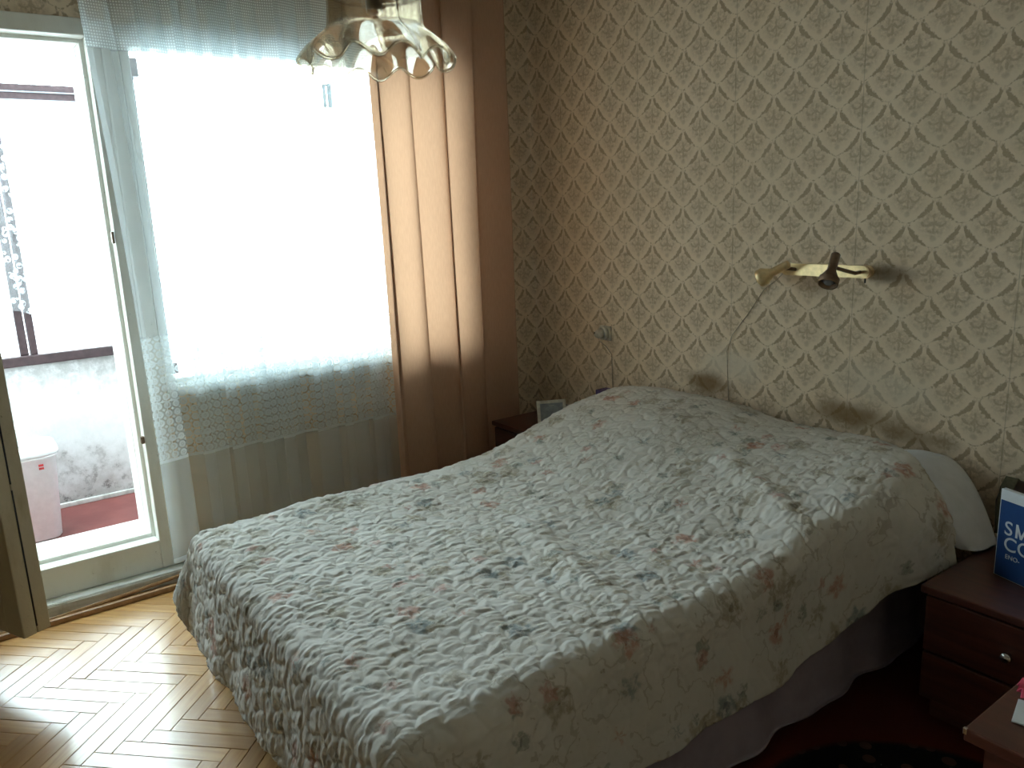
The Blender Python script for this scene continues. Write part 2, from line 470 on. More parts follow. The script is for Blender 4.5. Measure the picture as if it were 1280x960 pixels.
def empty(name, loc, label, cat, rz=0.0, group=None):
    o = bpy.data.objects.new(name, None); COL.objects.link(o); o.location = loc; o.rotation_euler = (0, 0, rz)
    o.empty_display_size = 0.1
    return tag(o, label, cat, group)
def struct(name, bm, mat, label, cat, parent=None, smooth=False):
    o = link(name, bm, mat, parent, smooth)
    if parent is None: tag(o, label, cat, None, 'structure')
    return o

# numpy value noise
def vnoise(x, y, seed=0):
    xi = np.floor(x).astype(np.int64); yi = np.floor(y).astype(np.int64)
    fx = x - xi; fy = y - yi
    fx = fx * fx * (3 - 2 * fx); fy = fy * fy * (3 - 2 * fy)
    def h(a, b):
        n = (a * 374761393 + b * 668265263 + seed * 974634777) & 0x7fffffff
        n = ((n ^ (n >> 13)) * 1274126177) & 0x7fffffff
        n = n ^ (n >> 16)
        return (n & 0xffff) / 65535.0
    return (h(xi, yi) * (1 - fx) + h(xi + 1, yi) * fx) * (1 - fy) + (h(xi, yi + 1) * (1 - fx) + h(xi + 1, yi + 1) * fx) * fy
def sstep(a, b, x):
    t = np.clip((x - a) / (b - a), 0, 1); return t * t * (3 - 2 * t)

# ------------------------------------------------------------ room shell
XE, YS, ZC = 4.25, -4.25, 2.62
YL, YM, YR = -2.84, -1.93, -0.50        # door left, post, window right
ZH = 2.205                              # head of the opening
struct('floor', B(0.0, XE, YS, 0.0, -0.12, -0.020), simple('screed', (0.10, 0.06, 0.03), 0.9), 'herringbone parquet floor of varnished honey oak blocks', 'floor')
floor_o = bpy.data.objects['floor']
struct('ceiling', B(-0.35, XE + 0.1, YS - 0.1, 0.1, ZC, ZC + 0.15), plaster, 'plain whitewashed ceiling', 'ceiling')
struct('wall_north', B(-0.35, XE + 0.1, 0.0, 0.15, -0.12, ZC), wallpaper_x, 'damask wallpapered wall behind the bed head', 'wall')
struct('wall_east', B(XE, XE + 0.1, YS, 0.0, -0.12, ZC), wallpaper_y, 'damask wallpapered wall facing the window', 'wall')
struct('wall_south', B(0.0, XE, YS - 0.1, YS, -0.12, ZC), wallpaper_x, 'damask wallpapered wall opposite the bed head', 'wall')
bm = bmesh.new()
box(bm, -0.35, 0.0, YR, 0.0, -0.12, ZC)
box(bm, -0.35, 0.0, YM, YR, -0.12, 0.80)
box(bm, -0.35, 0.0, YL, YR, ZH, ZC)
box(bm, -0.35, 0.0, YS - 0.1, YL, -0.12, ZC)
box(bm, -0.35, 0.0, YL, YM, -0.12, 0.0)
for f_ in bm.faces:
    if f_.calc_center_median().x < -0.02: f_.material_index = 1
struct('wall_west', bm, [wallpaper_y, exterior], 'window wall with the balcony door and papered panel under the sill', 'wall')

# parquet: herringbone of separate blocks, turned 45 degrees to the walls
PW, PN = 0.056, 6
bmp = box(bmesh.new(), 0.0006, PW * PN - 0.0006, 0.0006, PW - 0.0006, -0.018, 0.0, 0.0012, 1)
plank_me = bpy.data.meshes.new('parquet_block'); bmp.to_mesh(plank_me); bmp.free(); plank_me.materials.append(parquet_m)
c45 = math.cos(math.pi / 4)
OX, OY = 0.62, -3.3
planks = []
for k in range(-90, 90):
    for j in range(-16, 16):
        for kind in (0, 1):
            u0, v0 = (k + j * PN, k - j * PN)
            if kind: v0 += 1
            cu = u0 + (PN / 2 if kind == 0 else 0.5); cv = v0 + (0.5 if kind == 0 else PN / 2)
            wx = OX + (cu * c45 - cv * c45) * PW; wy = OY + (cu * c45 + cv * c45) * PW
            if not (-0.15 < wx < XE + 0.1 and YS - 0.1 < wy < 0.15): continue
            planks.append((kind, u0 * PW, v0 * PW, wx, wy))
# nearest to the open corner by the balcony door first: those are the blocks the photo shows
planks.sort(key=lambda p: math.hypot((p[3] - 0.75), (p[4] + 2.5) * 1.15))
stuffbm = bmesh.new()
npl = 0
for kind, u, v, wx, wy in planks:
    jit = random.uniform(-0.0008, 0.0004)
    inside = 0.16 < wx < XE - 0.15 and YS + 0.15 < wy < -0.16
    ang = math.pi / 4 + (math.pi / 2 if kind else 0)
    uu, vv = (u, v) if kind == 0 else (u + PW, v)
    x = OX + (uu * c45 - vv * c45); y = OY + (uu * c45 + vv * c45)
    mt = Matrix.Translation((x, y, jit)) @ Matrix.Rotation(ang, 4, 'Z')
    if inside and npl < 280:
        o = bpy.data.objects.new('parquet_block', plank_me); COL.objects.link(o)
        o.parent = floor_o; o.matrix_world = mt; npl += 1
    else:
        b2 = box(bmesh.new(), 0.0006, PW * PN - 0.0006, 0.0006, PW - 0.0006, -0.018, 0.0)
        for w_ in b2.verts: w_.co = mt @ w_.co
        # clip to the room
        for co_, no_ in (((0.002, 0, 0), (-1, 0, 0)), ((XE - 0.002, 0, 0), (1, 0, 0)), ((0, YS + 0.002, 0), (0, -1, 0)), ((0, -0.002, 0), (0, 1, 0))):
            g = list(b2.verts) + list(b2.edges) + list(b2.faces)
            if not g: break
            r = bmesh.ops.bisect_plane(b2, geom=g, plane_co=co_, plane_no=no_, clear_outer=True)
        tmp = bpy.data.meshes.new('t'); b2.to_mesh(tmp); b2.free(); stuffbm.from_mesh(tmp); bpy.data.meshes.remove(tmp)
rest = link('parquet_blocks', stuffbm, parquet_m, floor_o); rest['kind'] = 'stuff'

# baseboards and trims
struct('baseboard_north', B(0.0, XE, -0.018, 0.0, 0.0, 0.06, 0.004), trimwood, 'varnished skirting under the bed wall', 'baseboard')
struct('baseboard_west', B(0.0, 0.018, -1.90, -0.02, 0.0, 0.06, 0.004), trimwood, 'varnished skirting under the window', 'baseboard')
struct('baseboard_west.001', B(0.0, 0.018, YS, YL - 0.04, 0.0, 0.06, 0.004), trimwood, 'varnished skirting left of the balcony door', 'baseboard')
# concrete step with a rough nose
bm = bmesh.new()
box(bm, -0.10, 0.075, -2.92, -1.90, 0.0, 0.054, 0.008)
bmesh.ops.subdivide_edges(bm, edges=bm.edges[:], cuts=3, use_grid_fill=True)
for v in bm.verts: v.co.z = max(0.0, v.co.z + (random.uniform(-0.003, 0.003) if v.co.z > 0.01 else 0)); v.co.x += random.uniform(-0.002, 0.002)
struct('trim_1', bm, concrete, 'worn grey painted concrete step below the balcony door', 'door step')
struct('trim_2', B(0.125, 0.145, -2.95, -1.88, 0.0, 0.022, 0.004), trimwood, 'narrow reddish brown floor strip before the door step', 'trim')
bm = tube(bmesh.new(), [(0.10, -2.90, 0.012), (0.112, -2.5, 0.012), (0.098, -2.2, 0.022), (0.086, -1.95, 0.036)], 0.007, 6)
struct('trim_3', bm, trimwood, 'loose thin wooden lath lying along the door step', 'trim')

# ------------------------------------------------------------ balcony door frame and leaf
dr = bpy.data.objects.new('door_1', None); COL.objects.link(dr); tag(dr, 'old white painted balcony door frame with its double leaf opened inwards', 'door', None, 'structure')
DY0, DY1, DZ0, DZ1 = -2.775, -2.05, 0.195, 2.13
def ring_frame(bm, x0, x1, y0, y1, z0, z1, wl, wr, wb, wt, bev=0.004):
    box(bm, x0, x1, y0, y0 + wl, z0, z1, bev); box(bm, x0, x1, y1 - wr, y1, z0, z1, bev)
    box(bm, x0 + .0005, x1 - .0005, y0 + wl, y1 - wr, z0, z0 + wb, bev); box(bm, x0 + .0005, x1 - .0005, y0 + wl, y1 - wr, z1 - wt, z1, bev)
def ring_parts(name, x0, x1, y0, y1, z0, z1, wl, wr, wb, wt, mat, parent, bev=0.004):
    link('jamb', B(x0, x1, y0, y0 + wl, z0, z1, bev), mat, parent); link('jamb', B(x0, x1, y1 - wr, y1, z0, z1, bev), mat, parent)
    link('threshold', B(x0 + .0005, x1 - .0005, y0 + wl, y1 - wr, z0, z0 + wb, bev), mat, parent)
    link('lintel', B(x0 + .0005, x1 - .0005, y0 + wl, y1 - wr, z1 - wt, z1, bev), mat, parent)
ring_parts('door_frame', -0.10, 0.012, YL, YM, 0.054, ZH, DY0 - YL - 0.02, YM - DY1 - 0.015, 0.125, 0.06, oldwhite, dr)
b1 = bmesh.new(); ring_frame(b1, -0.19, -0.055, DY0 - 0.03, DY1 + 0.022, 0.165, DZ1 + 0.03, 0.03, 0.022, 0.03, 0.03)
link('rebate', b1, oldwhite, dr)
b1 = bmesh.new(); ring_frame(b1, -0.30, -0.15, DY0 - 0.05, DY1 + 0.004, 0.165, DZ1 + 0.02, 0.052, 0.006, 0.018, 0.012, 0.002)
link('rebate', b1, oldwhite, dr)
bm = B(0.008, 0.017, -1.992, -1.984, 0.1, 2.16, 0.002); link('bead', bm, oldwhite, dr)
bm = bmesh.new(); box(bm, 0.0, 0.020, -2.047, -2.038, 1.40, 1.445, 0.002); box(bm, -0.002, 0.016, -2.049, -2.036, 0.60, 0.63, 0.002); link('latch_plate', bm, brass_dk, dr)
# leaf: two glazed leaves screwed together, hung at the left, opened into the room
hx, hy, ex, ey = 0.02, -2.80, 0.592, -2.530
la = math.atan2(ey - hy, ex - hx); LWD = math.hypot(ex - hx, ey - hy)
lm = Matrix.Translation((hx, hy, 0)) @ Matrix.Rotation(la, 4, 'Z')
lf = bpy.data.objects.new('door_leaf', None); COL.objects.link(lf); lf.parent = dr; lf.matrix_world = lm
TH = 0.044
def leafobj(name, bm, mat): return link(name, bm, mat, lf)
for s, t in ((0, 'inner'), (1, 'outer')):
    y0 = -0.046 + s * 0.0448
    link('leaf_stile', B(LWD - 0.09, LWD, y0, y0 + TH, 0.195, DZ1 - 0.02, 0.004), leafpaint, lf)
    link('leaf_stile', B(0.0, 0.09, y0, y0 + TH, 0.195, DZ1 - 0.02, 0.004), leafpaint, lf)
    link('leaf_rail', B(0.09, LWD - 0.09, y0 + .001, y0 + TH - .001, 0.195, 0.33, 0.003), leafpaint, lf)
    link('leaf_rail', B(0.09, LWD - 0.09, y0 + .001, y0 + TH - .001, 0.78, 0.88, 0.003), leafpaint, lf)
    link('leaf_rail', B(0.09, LWD - 0.09, y0 + .001, y0 + TH - .001, DZ1 - 0.12, DZ1 - 0.02, 0.003), leafpaint, lf)
    link('leaf_panel', B(0.09, LWD - 0.09, y0 + .014, y0 + .028, 0.33, 0.78), leafpaint, lf)
    link('leaf_pane', B(0.09, LWD - 0.09, y0 + .019, y0 + .023, 0.88, DZ1 - 0.12), pane_m, lf)
for z in (0.42, 0.9, 1.5): link('leaf_groove', B(LWD - 0.006, LWD + 0.0008, -0.0025, 0.0012, z - 0.2, z + 0.26), black_m, lf)
# ragged draught strip hanging under the leaf
bm = bmesh.new()
for k in range(5):
    x = LWD - 0.26 + k * 0.012
    tube(bm, [(x, -0.05, 0.24), (x + 0.006, -0.058, 0.19), (x - 0.004 + 0.004 * k, -0.062, 0.135), (x + 0.01 * (k % 2), -0.064, 0.10 - 0.012 * (k % 3))], [0.006, 0.007, 0.004, 0.002], 6)
o = link('felt_strip', bm, trimwood, lf); o['label'] = 'frayed brown felt strip'

# ------------------------------------------------------------ window
wi = bpy.data.objects.new('window_1', None); COL.objects.link(wi); tag(wi, 'wide white framed window behind the net curtain', 'window', None, 'structure')
bm = bmesh.new(); ring_frame(bm, -0.11, 0.010, YM, YR, 0.80, ZH, 0.035, 0.05, 0.045, 0.085)
link('window_frame', bm, oldwhite, wi)
link('pane', B(-0.075, -0.071, YM + 0.035, YR - 0.05, 0.845, ZH - 0.085), pane_m, wi)
link('sill', B(0.0, 0.065, YM + 0.004, YR + 0.02, 0.782, 0.80 + 0.02, 0.006), oldwhite, wi)
# thermometer outside the pane
t = empty('outdoor_thermometer', (-0.20, -1.02, 1.96), 'small grey thermometer fixed outside the window near its top right', 'thermometer')
link('tube', B(-0.004, 0.004, -0.022, -0.008, 0, 0.10, 0.002), thermo_m, t); link('scale_plate', B(-0.004, 0.004, 0.000, 0.022, 0, 0.10, 0.002), thermo_m, t)
bm = bmesh.new(); box(bm, 0.0, 0.088, -0.004, 0.004, 0.094, 0.102); box(bm, -0.003, 0.003, -0.02, 0.02, 0.094, 0.102); link('bracket', bm, thermo_m, t)

# ------------------------------------------------------------ balcony
BX = -1.20; BY0, BY1 = -4.3, -1.84
struct('balcony_floor', B(BX - 0.12, -0.35, BY0 - 0.1, BY1 + 0.1, -0.15, 0.03), redfloor, 'red painted balcony floor', 'floor')
bm = bmesh.new(); box(bm, BX - 0.12, BX, BY0, BY1, 0.03, 0.80); box(bm, BX - 0.12, -0.35, BY1, BY1 + 0.1, 0.03, 0.80); box(bm, BX - 0.12, -0.35, BY0 - 0.1, BY0, 0.03, 0.80)
struct('balcony_parapet', bm, parapet_m, 'whitewashed balcony parapet with black mould stains', 'wall')
bm = B(BX, BX + 0.018, BY0, BY1, 0.03, 0.055, 0.004)
struct('trim_4', bm, concrete, 'crumbling cement fillet at the foot of the parapet', 'trim')
w2 = bpy.data.objects.new('window_2', None); COL.objects.link(w2); tag(w2, 'brown framed balcony glazing on the parapet', 'window', None, 'structure')
link('bottom_rail', B(BX - 0.07, BX + 0.02, BY0, BY1, 0.80, 0.85, 0.006), brownframe, w2)
o = link('transom', B(BX - 0.06, BX + 0.0, BY0, BY1, 2.072, 2.147, 0.005), brownframe, w2)
link('bead', B(BX + 0.0, BX + 0.006, BY0, BY1, 2.108, 2.114), greyp, o)
link('top_rail', B(BX - 0.06, BX + 0.0, BY0, BY1, 2.61, 2.66, 0.005), brownframe, w2)
ys = [BY1 + 0.045, -2.29, -2.95, -3.6, BY0 + 0.03]
for i, y in enumerate(ys):
    link('mullion', B(BX - 0.055, BX - 0.001, y - 0.041, y - 0.003, 0.851, 2.071, 0.004), brownframe, w2)
    link('mullion', B(BX - 0.050, BX + 0.006, y + 0.003, y + 0.037, 0.851, 2.071, 0.004), brownframe, w2)
    link('mullion', B(BX - 0.055, BX - 0.002, y - 0.03, y + 0.03, 2.148, 2.609, 0.004), brownframe, w2)
for a, b in zip(ys, ys[1:]):
    link('pane', B(BX - 0.030, BX - 0.026, b + 0.038, a - 0.042, 0.851, 2.071), pane_m, w2)
    link('pane', B(BX - 0.030, BX - 0.026, b + 0.031, a - 0.031, 2.148, 2.609), pane_m, w2)
bm = bmesh.new()
for yy in (BY1 + 0.03,):
    box(bm, BX, -0.35, yy - 0.03, yy + 0.02, 0.80, 0.85, 0.004); box(bm, BX, -0.35, yy - 0.03, yy + 0.02, 2.072, 2.147, 0.004)
link('side_rail', bm, brownframe, w2)
link('pane', B(BX, -0.352, BY1 + 0.022, BY1 + 0.026, 0.851, 2.071), pane_m, w2)
for y in ys: link('added_roof_bar', B(BX - 0.05, -0.352, y - 0.02, y + 0.02, 2.662, 2.70, 0.003), brownframe, w2)  # bars of an unseen glass roof, added to let sky light in
link('added_roof_pane', B(BX - 0.06, -0.352, BY0, BY1, 2.701, 2.706), pane_m, w2)  # unseen glazing in place of a slab, so skylight reaches the parapet
# lace hung inside the balcony glazing, with a scalloped hem
ny, nz = 500, 60
yy = np.linspace(-3.35, -1.88, ny)[:, None] * np.ones((1, nz)); tt = np.linspace(0, 1, nz)[None, :]
hem = 1.055 + 0.028 * np.abs(np.sin((yy + 2.262) / 0.085 * math.pi / 2 * 1.0)) ** 0.8
zz = 2.062 * (1 - tt) + hem * tt
xx = BX + 0.055 + 0.012 * np.sin(yy * 62) + 0.006 * np.sin(yy * 151 + zz * 2)
o = grid_mesh('balcony_lace_curtain', np.stack([xx, yy, zz], -1), np.stack([yy * 1.15, zz], -1), lace2_m)
tag(o, 'white lace curtain with scalloped hem hung inside the balcony glazing', 'curtain')
link('curtain_wire', tube(bmesh.new(), [(BX + 0.055, -3.4, 2.066), (BX + 0.055, -1.845, 2.066)], 0.003, 6), greyp, o)
struct('yard_ground', B(-160, -1.6, -120, 120, -9.2, -9.0), ground_m, 'pale yard far below the balcony', 'ground')

# bin on the balcony
bn = empty('waste_bin', (-0.85, -2.435, 0.03), 'tall white plastic swing-lid bin with a red mark on the balcony', 'bin')
def rrect(bm, a, b, r, z, n=6):
    vs = []
    for cx, cy, a0 in ((a - r, b - r, 0), (-a + r, b - r, 90), (-a + r, -b + r, 180), (a - r, -b + r, 270)):
        for k in range(n + 1):
            t_ = math.radians(a0 + 90 * k / n); vs.append(bm.verts.new((cx + r * math.cos(t_), cy + r * math.sin(t_), z)))
    return vs
def loft(bm, rings, cap=True):
    for a, b in zip(rings, rings[1:]):
        n = len(a)
        for k in range(n): bm.faces.new((a[k], a[(k + 1) % n], b[(k + 1) % n], b[k]))
    if cap: bm.faces.new(rings[0][::-1]); bm.faces.new(rings[-1])
bm = bmesh.new(); loft(bm, [rrect(bm, a, b, r, z) for a, b, r, z in ((0.105, 0.115, 0.05, 0), (0.112, 0.122, 0.055, 0.01), (0.135, 0.148, 0.07, 0.40), (0.142, 0.155, 0.075, 0.402), (0.142, 0.155, 0.075, 0.412))])
link('body', bm, binwhite, bn, True)
bm = bmesh.new(); loft(bm, [rrect(bm, a, b, r, z) for a, b, r, z in ((0.146, 0.158, 0.08, 0.413), (0.150, 0.162, 0.08, 0.422), (0.146, 0.158, 0.08, 0.445), (0.12, 0.13, 0.08, 0.455), (0.06, 0.07, 0.05, 0.458))])
link('lid_rim', bm, binwhite, bn, True)
bm = bmesh.new(); loft(bm, [[bm.verts.new(p) for p in ((x, -0.09, 0.455), (x, 0.065, 0.455), (x, 0.035, 0.535), (x, 0.01, 0.548), (x, -0.05, 0.548), (x, -0.08, 0.53))] for x in (-0.075, 0.075)])
link('swing_flap', bm, binwhite, bn)
bm = bmesh.new()
for k in range(2): box(bm, 0.1435, 0.1455, 0.066, 0.086, 0.355 + k * 0.015, 0.365 + k * 0.015)
o = link('maker_mark', bm, red_m, bn); o['label'] = 'small red mark under the rim'
o.rotation_euler = (0, 0, 0)
ct = empty('plastic_canister', (-1.08, -2.66, 0.03), 'white plastic canister with red cap standing behind the bin', 'canister')
bm = bmesh.new(); loft(bm, [rrect(bm, a, b, r, z) for a, b, r, z in ((0.07, 0.09, 0.03, 0), (0.075, 0.095, 0.03, 0.02), (0.075, 0.095, 0.03, 0.50), (0.03, 0.04, 0.02, 0.56))]); link('body', bm, binwhite, ct, True)
link('cap', lathe(bmesh.new(), [(0.022, 0.56), (0.022, 0.585)], 20), red_m, ct)

# ------------------------------------------------------------ curtains
def drape(name, mat, y0, y1, z0, z1, xc, amp, folds, overlap, seed, n=520, m=90, sway=0.0, flat=0.0):
    r = np.random.RandomState(seed)
    s = np.linspace(0, 1, n)
    warp = s + 0.018 * np.sin(2 * math.pi * (1.7 * s + 0.3)) + 0.010 * np.sin(2 * math.pi * (4.1 * s + 0.7 * seed))
    ph = 2 * math.pi * folds * warp
    A = amp * (0.65 + 0.5 * np.sin(2 * math.pi * (2.3 * s + seed * 0.21)) ** 2)
    A = A * (1 - flat * sstep(0.50, 0.75, s))
    S = s[:, None]; ZT = np.linspace(1, 0, m)[None, :]
    zz = z0 + (z1 - z0) * ZT + 0 * S
    grow = 0.72 + 0.38 * (1 - ZT)
    yy = y0 + (y1 - y0) * S + overlap * np.sin(2 * ph + 0.8)[:, None] * grow / folds * 0.5
    xx = xc + (A * np.sin(ph))[:, None] * grow + 0.25 * amp * np.sin(ph[:, None] * 0.37 + 3 * ZT)
    yy = yy + sway * (1 - ZT) * np.sin(2 * math.pi * S * 1.0)
    d = np.hypot(np.diff(xx[:, m // 2]), np.diff(yy[:, m // 2])); arc = np.concatenate([[0], np.cumsum(d)])
    UV = np.stack([arc[:, None] + 0 * zz, zz], -1)
    return np.stack([xx, yy, zz], -1), UV
P, UV = drape('l', None, -1.985, -0.965, 0.11, 2.47, 0.105, 0.024, 8, 0.62, 3, 900, 60)
# pull the left edge in towards the top
P[..., 1] -= 0.075 * ((P[..., 2] - 0.11) / 2.36) ** 2 * (1 - (P[..., 1] + 1.965))
lc = grid_mesh('net_curtain', P, UV, lace_m)
tag(lc, 'long white net curtain with lace band hanging before the window', 'curtain')
P, UV = drape('c', None, -1.035, -0.24, 0.05, 2.47, 0.170, 0.052, 2.3, 0.23, 5, 420, 90, flat=0.55)
wr_ = sstep(0.90, 1.0, np.linspace(0, 1, 420))[:, None]
P[..., 0] = P[..., 0] * (1 - wr_) + 0.03 * wr_
oc = grid_mesh('curtain', P, UV, curtain_m)
tag(oc, 'peach beige floor-length curtain drawn into the corner', 'curtain')
rl = empty('curtain_rail', (0.0, -1.5, 2.49), 'long double curtain rail above the window', 'curtain rail')
link('rod', tube(bmesh.new(), [(0.105, -1.45, 0), (0.105, 1.38, 0)], 0.009, 10), trimwood, rl)
link('rod', tube(bmesh.new(), [(0.17, -1.45, 0), (0.17, 1.38, 0)], 0.009, 10), trimwood, rl)
for y in (-1.35, 0.0, 1.3): link('bracket', B(0.0, 0.18, y - 0.01, y + 0.01, 0.012, 0.03, 0.002), brass_dk, rl)

# ------------------------------------------------------------ bed
bed = empty('bed', (1.52, -1.05, 0.0), 'low double bed with black legs under the floral quilt', 'bed')
def L(x, y, z=0.0): return (x - 1.52, y + 1.05, z)
link('bed_frame', B(-0.65, 0.62, -0.985, 1.015, 0.15, 0.27, 0.01), darkwood, bed)
link('mattress', B(-0.635, 0.61, -0.965, 1.01, 0.272, 0.455, 0.05, 4), mattress_m, bed, True)
for x, y in ((0.815, -2.085), (2.08, -2.085), (0.83, -0.12), (2.08, -0.12)):
    lx, ly, _ = L(x, y); link('leg', B(lx, lx + 0.06, ly, ly + 0.055, 0.0, 0.215, 0.003), blackleg, bed)

def head_hump(x, y):
    prof = sstep(-1.02, -0.22, y) ** 0.9 * 0.185 - sstep(-0.20, -0.03, y) * 0.03
    side = 1 - 0.16 * sstep(1.35, 1.65, x) - 0.0 * x
    valley = 1 - 0.05 * np.exp(-((x - 1.52) / 0.08) ** 2)
    tail = 1 - 0.95 * sstep(2.2, 2.5, x)
    edge = 1 - 0.10 * sstep(0.98, 0.86, x)
    return prof * side * valley * tail * edge

def cloth_pt(px_, py_, x0, x1, y0, top, R, amax, ripple=0.0, corner=0.0, seed=0):
    """map a flat cloth point to its place on/over the bed; px,py flat coordinates"""
    cx = np.clip(px_, x0, x1); cy = np.maximum(py_, y0)
    ox = px_ - cx; oy = py_ - cy
    hyp = np.hypot(ox, oy) + 1e-9
    Ln = (np.abs(ox) ** 2.6 + np.abs(oy) ** 2.6) ** (1 / 2.6)
    crn = 2 * np.minimum(np.abs(ox), np.abs(oy)) / (np.abs(ox) + np.abs(oy) + 1e-9)
    Ln = Ln * (1 - corner * crn)
    am = amax - 0.28 * crn
    arc = np.minimum(Ln, R * am); ang = arc / R; rest_ = np.maximum(Ln - R * am, 0)
    out = R * np.sin(ang) + rest_ * np.cos(am)
    drop = R * (1 - np.cos(ang)) + rest_ * np.sin(am)
    tang = (cx + cy) + np.arctan2(oy, ox) * 0.12
    rip = ripple * (np.sin(tang * 17 + seed) + 0.6 * np.sin(tang * 31 + 2 * seed)) * np.clip(rest_ / 0.25, 0, 1)
    out = out + rip
    dx, dy = ox / hyp, oy / hyp
    return cx + dx * out, cy + dy * out, top - drop, dx, dy, ang, rest_, crn

def quilt_relief(s, t):
    # wavy stitched channels across the bed with scalloped cross lines
    s, t = t + 3.0, s
    ws = s + 0.012 * np.sin(t * 55) + 0.012 * (vnoise(s * 9, t * 9, 3) - 0.5)
    wt = t + 0.012 * (vnoise(s * 11, t * 11, 5) - 0.5)
    cw, ch = 0.062, 0.05
    ci = np.floor(ws / cw); fs = ws / cw - ci
    off = ((ci * 0.37) % 1.0)
    bow = 0.22 * np.sin(fs * math.pi)
    tv = wt / ch + off + bow
    ft = tv - np.floor(tv)
    du = np.minimum(fs, 1 - fs) * cw; dt = np.minimum(ft, 1 - ft) * ch
    d = np.minimum(du, dt)
    puff = 0.60 * (1 - np.exp(-du / 0.007)) + 0.40 * (1 - np.exp(-dt / 0.006))
    wq = 0.5 + 0.5 * puff
    wr = (vnoise(s * 30 + 4 * vnoise(s * 14, t * 14, 8), t * 135 + 5 * vnoise(s * 20, t * 20, 9), 11) - 0.5) * 1.3
    wr += (vnoise(s * 75, t * 75, 12) - 0.5) * 0.9 + (vnoise(s * 130, t * 60, 14) - 0.5) * 0.5
    big = vnoise(s * 7, t * 12, 21) - 0.5
    return 0.0080 * puff + 0.0036 * wr * wq + 0.005 * big

X0, X1, Y0 = 0.865, 2.165, -2.035
OL, OF, OR = 0.27, 0.355, 0.335
ns, nt = 470, 560
s = np.linspace(X0 - OL, X1 + OR, ns)[:, None]; tpar = np.linspace(0, 1, nt)[None, :]
yhead = -0.05 - 0.28 * sstep(1.93, 2.40, s)
fx = s + 0 * tpar
fy = (Y0 - OF) + (yhead - (Y0 - OF)) * tpar
# over the pillow the right edge of the top reaches further out
ext = 0.17 * sstep(-0.75, -0.32, fy)
x1 = X1 + ext
px_, py_, pz_, dx, dy, ang, rst, crn = cloth_pt(fx, fy, X0, x1, Y0, 0.492, 0.055, 1.41, 0.006, 0.38, 1.0)
hump = head_hump(np.clip(px_, 0, 2.6), py_)
lump = 0.020 * (vnoise(fx * 2.3, fy * 2.3, 31) - 0.5) + 0.012 * (vnoise(fx * 6, fy * 6, 32) - 0.5)
ridge = 0.016 * np.exp(-(((fx - 1.9) * 0.5 + (fy + 0.62)) / 0.05) ** 2) * sstep(1.6, 1.8, fx) * sstep(2.3, 2.1, fx)
ridge += 0.013 * np.exp(-(((fx - 1.75) * 0.25 + (fy + 1.30)) / 0.045) ** 2) * sstep(1.35, 1.6, fx)
pz_ = pz_ + hump + (lump + ridge) * (1 - sstep(0.0, 0.2, rst))
h = quilt_relief(fx, fy)
damp = 1 - 0.55 * sstep(0.02, 0.12, np.where(fx > x1, rst, 0))
h = h * damp
nx = dx * np.sin(ang); nyv = dy * np.sin(ang); nzv = np.cos(ang)
Pq = np.stack([px_ + nx * h, py_ + nyv * h, pz_ + nzv * h], -1)
# left edge stays a little ahead of the wall side
q = grid_mesh('quilt', Pq, np.stack([fx, fy], -1), quilt_m, thick=0.010)
tag(q, 'puckered floral patchwork-stitched quilt spread over the whole bed', 'bedspread')

# lilac sheet showing under the quilt on the near side
ns, nt = 60, 160
s = np.linspace(2.0, X1 + 0.50, ns)[:, None]; t = np.linspace(Y0 + 0.02, -0.10, nt)[None, :]
fx = s + 0 * t; fy = t + 0 * s
px_, py_, pz_, dx, dy, ang, rst, crn = cloth_pt(fx, fy, 0.9, X1 - 0.015, -5, 0.474, 0.045, 1.44, 0.010, 0, 2.4)
pz_ = pz_ + 0.03 * np.sin(fy * 4.0 + 1) * sstep(0.05, 0.4, rst)
o = grid_mesh('bed_sheet', np.stack([px_, py_, np.maximum(pz_, 0.03)], -1), np.stack([fx, fy], -1), lilac_m, thick=0.003)
tag(o, 'lilac sheet hanging below the quilt on the near side of the bed', 'sheet')

# white pillow slipping off the head corner
n, mm = 60, 40
u = np.linspace(-1, 1, n)[:, None]; v = np.linspace(-1, 1, mm)[None, :]
def pil(sign):
    th = (np.clip(1 - np.abs(u) ** 3.5, 0, 1) * np.clip(1 - np.abs(v) ** 3.2, 0, 1)) ** 0.45
    a = u * 0.36; b = v * (0.205 - 0.018 * (1 - np.abs(u))) * (1 - 0.62 * sstep(0.08, 0.36, a))
    xx = 2.075 + a; bend = np.clip(a - 0.10, 0, 1)
    zc = 0.580 - 1.9 * bend ** 1.5 - 0.045 * sstep(0.05, -0.15, a)
    xx = 2.13 + a - 0.62 * bend ** 1.8
    yy = -0.215 + b * 0.95 + 0 * a + 0.02 * np.clip(u, 0, 1)
    zz = zc + sign * 0.070 * th * (1 - 0.35 * np.clip(u, 0, 1)) + 0.005 * vnoise(u * 6 + 10, v * 5, 4)
    xx = xx + sign * 0.070 * th * np.clip(bend * 3.0, 0, 0.75)
    return np.stack([xx + 0 * v, yy, np.maximum(zz, 0.425)], -1)
top = pil(1); bot = pil(-1)
P = np.concatenate([top, bot[:, ::-1]], 1)
P = np.concatenate([P, P[:, :1]], 1)
UVp = np.zeros(P.shape[:2] + (2,))
o = grid_mesh('pillow', P, UVp, pillow_m)
tag(o, 'white pillow slipping off the head of the bed beside the nightstand', 'pillow')

